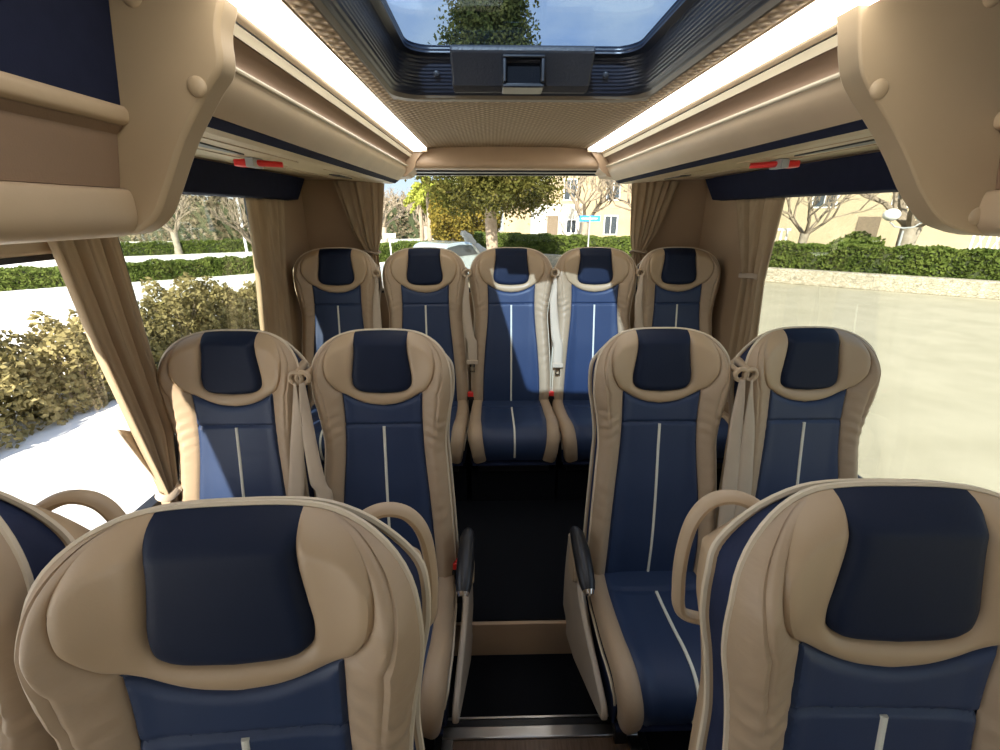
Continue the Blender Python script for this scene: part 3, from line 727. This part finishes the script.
curtain('brown-beige curtain drawn to the right side of the rear window',
        [(0, (.69, yb_, 1.635), (.95, yb_, 1.635)), (.45, (.71, yb_, 1.36), (.86, yb_, 1.36)), (.62, (.73, yb_, 1.26), (.80, yb_, 1.26)), (1, (.72, yb_, 1.04), (.86, yb_, 1.04))], 6, .012, (0, 1, 0), tie=((.765, yb_, 1.26), (.042, .02)))

OUTSIDE_FROM = set(bpy.data.objects)
# ================================================================== OUTSIDE
GZ = -.93
mb = MB().box((-1.4, -30, GZ-.1), (60, 60, GZ)); struct('ground', mb, 'asphalt')
struct('pavement', MB().box((-60, -30, GZ-.1), (-1.4, 60, GZ+.004)), 'paving')
struct('terrace', MB().add([(6.0, 19.3, GZ), (40, -5.2, GZ), (60, 60, GZ), (-5, 60, GZ), (-5, 27.2, GZ)]+[(6.0, 19.3, GZ+.12), (40, -5.2, GZ+.12), (60, 60, GZ+.12), (-5, 60, GZ+.12), (-5, 27.2, GZ+.12)],
        [(5, 6, 7, 8, 9), (0, 1, 6, 5), (1, 2, 7, 6), (2, 3, 8, 7), (3, 4, 9, 8), (4, 0, 5, 9)]), 'render2', smooth=False)

def leaves(P, size, var=.5, flat=0):
    """one small four-cornered leaf per point"""
    n = len(P); a = rng.normal(size=(n, 3)); a /= np.linalg.norm(a, axis=1)[:, None]
    b = np.cross(a, rng.normal(size=(n, 3))); b /= np.linalg.norm(b, axis=1)[:, None]
    s = size*(1+var*(rng.random(n)-.5))[:, None]
    V = np.stack([P-a*s, P+b*s*.6, P+a*s, P-b*s*.6], 1).reshape(-1, 3)
    return V
def leaf_obj(name, P, size, material, parent=None, core=None, extra=None):
    V = leaves(P, size); n = len(P)
    me = bpy.data.meshes.new(name)
    F = np.arange(4*n).reshape(n, 4)
    me.from_pydata(V.tolist(), [], F.tolist()); me.update()
    return link(name, me, material, parent)
def hedge(label, a, b, w, z0, z1, n, size, material='hedge', group=None, bumpy=.06, name='hedge'):
    a = np.array(a, float); b = np.array(b, float); L = np.linalg.norm(b-a); d = (b-a)/L; nr = np.array((-d[1], d[0]))
    t = thing(name, label, 'hedge' if name == 'hedge' else 'shrubs', (*(a+b)/2, z0), group=group)
    o = (*(a+b)/2, z0)
    # leaves on the faces
    u = rng.random(n)*L; f = rng.random(n); P = np.zeros((n, 3))
    H = z1-z0; per = w+2*H; q = f*per
    side = np.where(q < H, -1., np.where(q < H+w, 0, 1.))
    s = np.where(q < H, -w/2, np.where(q < H+w, q-H-w/2, w/2)); z = np.where(q < H, q, np.where(q < H+w, H, q-H-w))
    wob = bumpy*(np.sin(u*3.1)+np.sin(u*7.3+z*4)+rng.normal(size=n)*.6)
    zz = z+np.where(side == 0, wob*.6, 0); ss = s+np.where(side == 0, 0, side*wob*.5)
    P[:, 0] = a[0]+d[0]*u+nr[0]*ss-o[0]; P[:, 1] = a[1]+d[1]*u+nr[1]*ss-o[1]; P[:, 2] = zz
    leaf_obj('foliage', P, size, material, t)
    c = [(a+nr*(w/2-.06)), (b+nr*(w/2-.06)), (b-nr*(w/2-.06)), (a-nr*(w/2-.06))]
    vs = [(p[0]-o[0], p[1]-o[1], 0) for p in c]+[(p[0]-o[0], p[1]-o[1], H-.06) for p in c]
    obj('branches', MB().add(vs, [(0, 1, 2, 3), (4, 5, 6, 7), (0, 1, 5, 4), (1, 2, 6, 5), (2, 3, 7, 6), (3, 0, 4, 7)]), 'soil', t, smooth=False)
    return t
def line(Y): return 10.6-1.39*(Y-15.6)
# stone wall and hedge that run from the right window round behind the bus
A = (20.0, 8.85); B = (-3.0, 25.4)
dA = np.array(B)-np.array(A); dA /= np.linalg.norm(dA); nA = np.array((dA[1], -dA[0]))
if nA[1] < 0: nA = -nA
w0 = [np.array(A), np.array(B), np.array(B)+nA*.45, np.array(A)+nA*.45]
tag(obj('stone_wall', MB().extrude([tuple(p) for p in w0], 'z', GZ, GZ+.50), 'stone', smooth=False, bevel=.03), 'low pale dry stone wall below the long hedge along the road', 'wall')
far_trees = hedge('distant line of grey-brown trees beyond the hedges on the left', (-62, 36), (-3, 47), 3.0, GZ, GZ+3.3, 26000, .20, 'twigleaf', bumpy=.5, name='distant_tree_line'); far_trees['kind'] = 'stuff'; far_trees['category'] = 'trees'
hedge('long clipped green hedge behind the low stone wall', np.array(A)+nA*1.0, np.array(B)+nA*1.0, .9, GZ+.12, GZ+1.30, 60000, .06)
# left hedges
g = 'low clipped hedges left of the bus'
def hb(p0, p1, h, lab, n): hedge(lab, p0, p1, .9, GZ+.02, GZ+h, n, .07, group=g)
hb((-20, 12.0), (-8.0, 21.0), .60, 'low clipped hedge on the left, nearer of the two rows', 22000)
hb((-30, 22.0), (-9.5, 34.0), .70, 'low clipped hedge on the left, farther of the two rows', 18000)
hb((-7.0, 23.0), (-3.6, 26.0), .85, 'short hedge behind the parked car, left of the big evergreen', 9000)
# loose shrubs: individual bushes in a row
spots = [(-5.9, 3.5, 1.15), (-6.0, 4.5, 1.25), (-5.8, 5.5, 1.1), (-6.0, 6.6, 1.15), (-5.75, 7.6, 1.3), (-5.9, 8.7, 1.2), (-5.6, 9.7, .95), (-6.3, 2.3, 1.0)]
labs = ['olive-brown bush outside the near left window, second nearest of its row', 'olive-brown bush outside the near left window, in the middle of its row', 'olive-brown bush just in front of the left window pillar curtain',
        'olive-brown bush partly behind the left curtain and pillar', 'tall brown-green bush filling the left rear side window', 'brown-green bush behind the tallest one in the left rear side window', 'lowest and farthest bush of the left row', 'olive-brown bush nearest the left picture edge']
for (x, y, h_), lb in zip(spots, labs):
    t = thing('bush', lb, 'bush', (x, y, GZ+.02), group='row of bushes outside the left windows')
    n = 5200; d = rng.normal(size=(n, 3)); d /= np.linalg.norm(d, axis=1)[:, None]; d[:, 2] = np.abs(d[:, 2])
    r = .62+.38*rng.random(n)**.4; r *= 1+.16*np.sin(d[:, 0]*7+x*9)+.12*np.sin(d[:, 1]*9+d[:, 2]*8+y)
    P = d*r[:, None]*np.array((.62, .72, h_*.92))
    leaf_obj('foliage', P, .042, 'shrub', t)
    mb = MB()
    for k in range(7):
        a = k*2*math.pi/7; mb.tube([(0, 0, -.05), (.15*math.cos(a), .18*math.sin(a), h_*.35), (.36*math.cos(a), .4*math.sin(a), h_*.7)], [.025, .016, .006], 5)
    obj('stems', mb, 'twig', t)

# trees
def limbs(mb, p, d, L, r, depth, spread=.55, up=.15, kids=3, tips=None):
    p = Vector(p); d = Vector(d).normalized(); pts = [p]; q = p.copy(); dd = d.copy()
    for i in range(3):
        dd = (dd+Vector((random.gauss(0, .12), random.gauss(0, .12), random.gauss(0, .08)+up*.3))).normalized(); q = q+dd*L/3; pts.append(q.copy())
    mb.tube(pts, [r, r*.88, r*.76, r*.62], 6 if depth > 2 else 4, caps=False)
    if depth == 0:
        if tips is not None: tips.append(q)
        return
    for k in range(kids):
        a = random.random()*6.28; o = dd.orthogonal().normalized(); o = Matrix.Rotation(a, 3, dd) @ o
        nd = (dd+o*(spread+random.random()*.35)+Vector((0, 0, up))).normalized()
        limbs(mb, q if k < 2 else pts[2], nd, L*(.62+random.random()*.2), r*.58, depth-1, spread, up, kids, tips)
def bare_tree(label, x, y, trunk_h, r, L, depth, kids=3, group='bare trees', mtr='bark', spread=.7, up=.25, leaf=None):
    t = thing('bare_tree', label, 'tree', (x, y, GZ+.0), group=group)
    mb = MB(); mb.tube([(0, 0, -.02), (.02, 0, trunk_h*.35), (-.03, .02, trunk_h*.7), (0, 0, trunk_h)], [r*1.35, r*1.05, r*.98, r*1.12], 10); obj('trunk', mb, mtr, t)
    br = MB(); tips = []
    for k in range(5):
        a = k*1.257+random.random()*.6
        limbs(br, (0, 0, trunk_h-.08), (math.cos(a)*.9, math.sin(a)*.9, .75), L, r*.5, depth, spread, up, kids, tips)
    obj('branches', br, mtr if depth < 3 else 'twig', t)
    if leaf:
        P = np.array([tuple(p) for p in tips]); P = np.repeat(P, leaf[1], 0)+rng.normal(size=(len(P)*leaf[1], 3))*.22
        leaf_obj('sparse_leaves', P, .05, leaf[0], t)
    return t
bare_tree('bare pale pruned tree at the left side of the right window', 9.6, 18.2, 2.1, .25, 1.3, 3, group='pruned trees by the houses', leaf=('palm', 2))
bare_tree('slender bare tree second from left in the right window', 12.2, 18.6, 1.6, .15, 1.1, 3, group='pruned trees by the houses')
bare_tree('thick bare pale tree left of the globe lamp in the right window', 15.0, 17.0, 1.9, .29, 1.3, 3, group='pruned trees by the houses', leaf=('palm', 3))
bare_tree('spreading bare tree right of the blue sign in the rear window', 7.5, 23.5, 1.9, .2, 1.5, 4, group='pruned trees by the houses')
bare_tree('bare tree between the evergreen and the blue sign in the rear window', 4.6, 25.5, 1.9, .2, 1.4, 4, group='pruned trees by the houses')
bare_tree('bare tree with pale trunk in the left rear side window', -11.6, 21.6, 1.0, .17, .9, 4, group='bare trees left of the bus')
bare_tree('small bare tree farther left in the left rear side window', -19.5, 27.5, 1.3, .17, 1.1, 3, group='bare trees left of the bus')
bare_tree('bare tree behind the tall lamp post in the left rear side window', -14.8, 36, 1.6, .2, 1.7, 4, group='bare trees left of the bus')
for i, (x, y, lb) in enumerate(((-8.6, 34, 'greyish bare tree at the left end of the rear window'), (-5.8, 36, 'greyish bare tree beside the palms in the rear window'), (-11, 38, 'greyish bare tree behind the rear left curtain'))):
    bare_tree(lb, x, y, 1.4, .2, 1.2, 4, group='distant bare trees')

# big evergreen behind the bus
t = thing('evergreen_tree', 'big dark evergreen tree with reddish trunk in the middle of the rear window', 'tree', (-.35, 14.6, GZ))
obj('trunk', MB().tube([(0, 0, 0), (.02, 0, 1.2), (-.03, 0, 2.2), (.02, 0, 4), (0, 0, 7.2)], [.25, .19, .19, .14, .03], 12), 'darkbark', t)
br = MB(); C = []
for k in range(95):
    z = 2.75+5.3*(k/95); a = k*2.4; rr = 1.80*min(1, (8.7-z)/4.2)*(.75+.5*random.random())
    if z < 3.1: rr *= .85
    e = Vector((rr*math.cos(a), rr*math.sin(a), z+.15-.1*rr)); br.tube([(0, 0, z-.25), tuple(e*.5+Vector((0, 0, z*.5))), tuple(e)], [.05, .03, .012], 5)
    for q in (.45, .75, 1.0): C.append((e.x*q, e.y*q, z-.25+(e.z-z+.25)*q, .55))
obj('branches', br, 'darkbark', t)
C = np.array(C); P = np.repeat(C[:, :3], 330, 0)+rng.normal(size=(len(C)*330, 3))*np.array((.27, .27, .2))
leaf_obj('foliage', P, .055, 'evergreen', t)
def round_tree(name, label, x, y, h, r, material, n, th=1.2, group=None):
    t = thing(name, label, 'tree', (x, y, GZ), group=group)
    obj('trunk', MB().tube([(0, 0, 0), (.05, 0, th), (0, 0, h*.6)], [.14, .11, .05], 8), 'darkbark', t)
    d = rng.normal(size=(n, 3)); d /= np.linalg.norm(d, axis=1)[:, None]; rad = (.55+.45*rng.random(n)**.5)*(1+.14*np.sin(d[:, 0]*6+x)+.14*np.sin(d[:, 2]*7+d[:, 1]*5))
    P = d*rad[:, None]*np.array((r, r, (h-th)/2))+np.array((0, 0, (h+th)/2)); leaf_obj('foliage', P, .09, material, t)
round_tree('golden_tree', 'rounded golden-green tree left of the big evergreen in the rear window', -2.35, 21.5, 3.5, 1.05, 'orange_leaf', 9000, .9)
round_tree('golden_tree', 'smaller olive round tree behind the golden one', -1.2, 27, 3.4, 1.3, 'orange_leaf', 6000, 1.0)
round_tree('green_bush_tree', 'green bushy tree right of the blue sign in the rear window', 7.6, 22.0, 1.9, .9, 'hedge', 5000, .4)
round_tree('green_bush_tree', 'low round green bush behind the hedge in the right window', 13.0, 16.8, 1.6, .9, 'hedge', 5000, .3)
for x, y, h_, lb in ((-4.0, 25.5, 3.6, 'taller palm left of the golden tree in the rear window'), (-4.7, 27, 3.1, 'shorter palm at the left of the rear window'), (-3.5, 29, 3.2, 'small palm beside the golden tree')):
    t = thing('palm_tree', lb, 'palm tree', (x, y, GZ), group='palms in the rear window')
    obj('trunk', MB().tube([(0, 0, 0), (.05, 0, h_*.5), (0, 0, h_)], [.16, .11, .10], 8), 'darkbark', t)
    P = []
    for k in range(26):
        a = k*2.4; el = -.5+1.9*random.random(); L = .85
        for q in np.linspace(.1, 1, 40):
            c = (L*q*math.cos(el)*math.cos(a), L*q*math.cos(el)*math.sin(a), h_+L*q*math.sin(el)-.35*q*q)
            P.append(c)
    P = np.array(P); P = np.repeat(P, 2, 0)+rng.normal(size=(len(P)*2, 3))*.05; leaf_obj('fronds', P, .10, 'palm', t)

# buildings
def building(label, c, w, dpt, h, rz, wins, mat_='render', roof=True, doors=()):
    t = thing('house', label, 'building', (c[0], c[1], GZ), rz)
    obj('walls', MB().box((-w/2, 0, 0), (w/2, dpt, h)), mat_, t, smooth=False)
    if roof: obj('roof', MB().extrude([(-.4, h), (dpt/2, h+1.3), (dpt+.4, h), (dpt+.4, h+.12), (dpt/2, h+1.45), (-.4, h+.12)], 'x', -w/2-.3, w/2+.3), 'rooftile', t, smooth=False)
    for (x, z, ww, hh) in wins:
        f = obj('window', MB().box((x-ww/2, -.05, z), (x+ww/2, -.002, z+.07)).box((x-ww/2, -.05, z+hh-.07), (x+ww/2, -.002, z+hh)).box((x-ww/2, -.05, z+.07), (x-ww/2+.07, -.002, z+hh-.07)).box((x+ww/2-.07, -.05, z+.07), (x+ww/2, -.002, z+hh-.07)).box((x-.025, -.045, z+.07), (x+.025, -.002, z+hh-.07)), 'white', t, smooth=False)
        obj('pane', MB().box((x-ww/2+.07, -.025, z+.07), (x+ww/2-.07, -.003, z+hh-.07)), 'pane', f, smooth=False)
    for (x, ww, hh) in doors: obj('door', MB().box((x-ww/2, -.04, .12), (x+ww/2, -.002, hh)), 'shutter', t, smooth=False)
    return t
building('cream two-storey house behind the bare trees in the right window', (17.5, 23.5), 11, 7, 6.5, R(-36), [(-4.2, 2.6, 1.3, 1.5), (-1.2, 2.6, 1.1, 1.5), (2, 2.6, 1.1, 1.5), (-4.2, .6, 1, 1.3)], 'render', True, [(0.8, .9, 2.2)])
building('long sandstone house on the right of the rear window', (6.6, 35), 13, 8, 7.5, R(-8), [(-4.6, 3.2, 1.0, 1.5), (-1.5, 3.2, 1.0, 1.5), (1.6, 3.2, 1.0, 1.5), (1.6, .8, 1, 1.4)], 'render2', True, [(-3.6, 1.1, 2.3)])
building('low white annexe between the evergreen and the sandstone house', (3.6, 30), 3.4, 3, 2.9, R(-8), [(.9, 1.1, .7, .9)], 'whitewall', False, [(-.3, .7, 2.2)])
# balustrade and white lattice
t = thing('balustrade', 'white balustrade in front of the cream house', 'balustrade', (11.9, 21.6, GZ+.12), R(-36))
for k in range(12): obj('baluster', MB().tube([(-1.3+k*.23, 0, .9), (-1.3+k*.23, 0, 1.15), (-1.3+k*.23, 0, 1.5)], [.035, .06, .03], 8), 'white', t)
obj('rail', MB().box((-1.4, -.07, 1.5), (1.35, .07, 1.6)), 'white', t); obj('plinth', MB().box((-1.4, -.09, 0), (1.35, .09, .9)), 'render', t)
t = thing('lattice_fence', 'white wooden lattice fence right of the globe lamp', 'fence', (17.6, 15.0, GZ+.12), R(-36))
mb = MB()
for k in range(9):
    x = -1.6+k*.4; mb.box((x-.03, -.02, .6), (x+.03, .02, 2.15))
for k in range(8):
    mb.tube([(-1.6+k*.4, 0, .7), (-1.2+k*.4, 0, 2.0)], .025, 4); mb.tube([(-1.2+k*.4, 0, .7), (-1.6+k*.4, 0, 2.0)], .025, 4)
obj('slats', mb, 'white', t); obj('rail', MB().box((-1.65, -.05, 2.15), (1.65, .05, 2.23)), 'white', t)
# globe lamps
def globe_lamp(lab, x, y, h):
    t = thing('globe_lamp', lab, 'street lamp', (x, y, GZ+.12), R(-30), group='twin globe lamps')
    obj('pole', MB().tube([(0, 0, 0), (0, 0, h-.5)], [.05, .035], 8), 'pole', t)
    obj('bracket', MB().tube([(-.42, 0, h-.22), (-.25, 0, h-.38), (0, 0, h-.42), (.25, 0, h-.38), (.42, 0, h-.22)], .025, 6), 'pole', t)
    for x_ in (-.42, .42): obj('globe', MB().sphere((x_, 0, h), (.25, .25, .2)), 'globe', t)
globe_lamp('twin white globe lamp among the trees in the right window', 13.5, 15.6, 2.2)
globe_lamp('twin white globe lamp behind the hedge in the rear window', 7.9, 22.9-1.0, 2.35)
# tall lamp post at left
t = thing('lamp_post', 'tall thin white lamp post in the left rear side window', 'street lamp', (-13.7, 24.5, GZ))
obj('pole', MB().tube([(0, 0, 0), (0, 0, 6.5)], [.07, .05], 8), 'white', t); obj('lamp_head', MB().box((-.3, -.1, 6.45), (.3, .1, 6.6)), 'white', t)
# blue sign
t = thing('street_sign', 'blue sign on a grey pole behind the hedge in the rear window', 'sign', (3.55, 18.9, GZ))
obj('pole', MB().tube([(0, 0, 0), (0, 0, 2.25)], .03, 8), 'pole', t); obj('sign_board', MB().box((-.42, -.02, 2.05), (.42, .02, 2.28)), 'bluesign', t)
obj('lettering', MB().box((-.34, -.025, 2.14), (.30, -.0205, 2.19)), 'white', t)
# car
t = thing('car', 'pale blue-grey parked car half hidden behind the rear row seats', 'car', (-2.25, 15.8, GZ), R(52))
prof = spline([(-1.9, .45), (-1.88, .75), (-1.3, .88), (-.75, .95), (-.35, 1.36), (.25, 1.44), (.9, 1.40), (1.45, .98), (1.85, .90), (1.92, .5)], 6)
obj('body', MB().extrude([tuple(p) for p in prof]+[(1.9, .3), (-1.9, .3)], 'y', -.8, .8), 'carpaint', t, bevel=.08, angle=60)
for s_ in (-1, 1):
    obj('side_window', MB().extrude([(-.62, .99), (-.32, 1.30), (.25, 1.37), (.85, 1.33), (1.2, 1.0)], 'y', s_*.801, s_*.812), 'pane', t, smooth=False)
    for x in (-1.2, 1.25): obj('wheel', MB().tube([(x, s_*.62, .31), (x, s_*.83, .31)], .31, 20), 'tyre', t)
# white sculpted arch next to the car
t = thing('white_sculpture', 'white curved rock-like sculpture beside the parked car', 'sculpture', (-1.1, 17.6, GZ))
obj('stone_block', MB().tube([tuple(p) for p in spline([(.5, 0, 0), (.42, 0, .55), (.22, .02, .92), (-.06, .05, 1.15), (-.16, 0, 1.42), (-.34, -.03, 1.62), (-.46, 0, 1.66)], 4)], [.40+.02*math.sin(i*1.9)-.0135*i for i in range(25)], 12), 'whitewall', t)
tag(obj('signpost_board', MB().box((-5.15, 21.0, GZ), (-5.10, 21.05, GZ+1.45)).box((-5.4, 20.98, GZ+1.3), (-4.85, 21.0, GZ+1.5)), 'white'), 'small white board on a post in front of the left hedge', 'sign')

for o in [q for q in bpy.data.objects if q not in OUTSIDE_FROM and q.parent is None]:
    a = R(-1.22); x, y = o.location.x, o.location.y
    o.location.x = x*math.cos(a)-y*math.sin(a); o.location.y = x*math.sin(a)+y*math.cos(a); o.rotation_euler.z += a
# ------------------------------------------------------------------ light
az, el = R(12), R(34)
dirv = Vector((math.sin(az)*math.cos(el), math.cos(az)*math.cos(el), -math.sin(el)))
sd = bpy.data.lights.new('sun', 'SUN'); sd.energy = 15; sd.angle = R(.6); sd.color = (1, .95, .86)
so = bpy.data.objects.new('sun', sd); col.objects.link(so); so.rotation_euler = dirv.to_track_quat('-Z', 'Y').to_euler(); so.location = (-3, -8, 9)

w = bpy.data.worlds.new('sky'); bpy.context.scene.world = w; w.use_nodes = True
nt = w.node_tree; nt.nodes.clear(); out = nt.nodes.new('ShaderNodeOutputWorld'); bg = nt.nodes.new('ShaderNodeBackground')
tc = N(nt, 'ShaderNodeTexCoord'); mp = N(nt, 'ShaderNodeMapping'); mp.inputs['Scale'].default_value = (1, 1, 2.2)
nt.links.new(tc.outputs['Generated'], mp.inputs[0])
sep = N(nt, 'ShaderNodeSeparateXYZ'); nt.links.new(tc.outputs['Generated'], sep.inputs[0])
skyc = ramp(nt, sep.outputs[2], [(0, (.66, .78, .90)), (.35, (.30, .50, .86)), (1, (.14, .30, .70))])
cl = ramp(nt, noise(nt, mp.outputs[0], 2.3, 6, .55), [(.42, (0, 0, 0)), (.62, (1, 1, 1))])
mx = N(nt, 'ShaderNodeMix', data_type='RGBA'); nt.links.new(cl, mx.inputs[0]); nt.links.new(skyc, mx.inputs[6]); mx.inputs[7].default_value = (1.0, 1.0, 1.0, 1)
nt.links.new(mx.outputs[2], bg.inputs[0]); bg.inputs[1].default_value = 1.5
nt.links.new(bg.outputs[0], out.inputs[0])

# ------------------------------------------------------------------ camera
cd_ = bpy.data.cameras.new('camera'); cam = bpy.data.objects.new('camera', cd_); col.objects.link(cam)
cam.location = (-.090, 0, 1.474); cam.rotation_euler = (R(90-20.3), 0, R(-1.22))
cd_.sensor_width = 36; cd_.lens = .440*36; cd_.clip_start = .02; cd_.clip_end = 300
sc = bpy.context.scene; sc.camera = cam
sc.view_settings.view_transform = 'Standard'; sc.view_settings.look = 'None'
sc.view_settings.exposure = 0.0; sc.view_settings.gamma = 1; sc.view_settings.use_curve_mapping = False
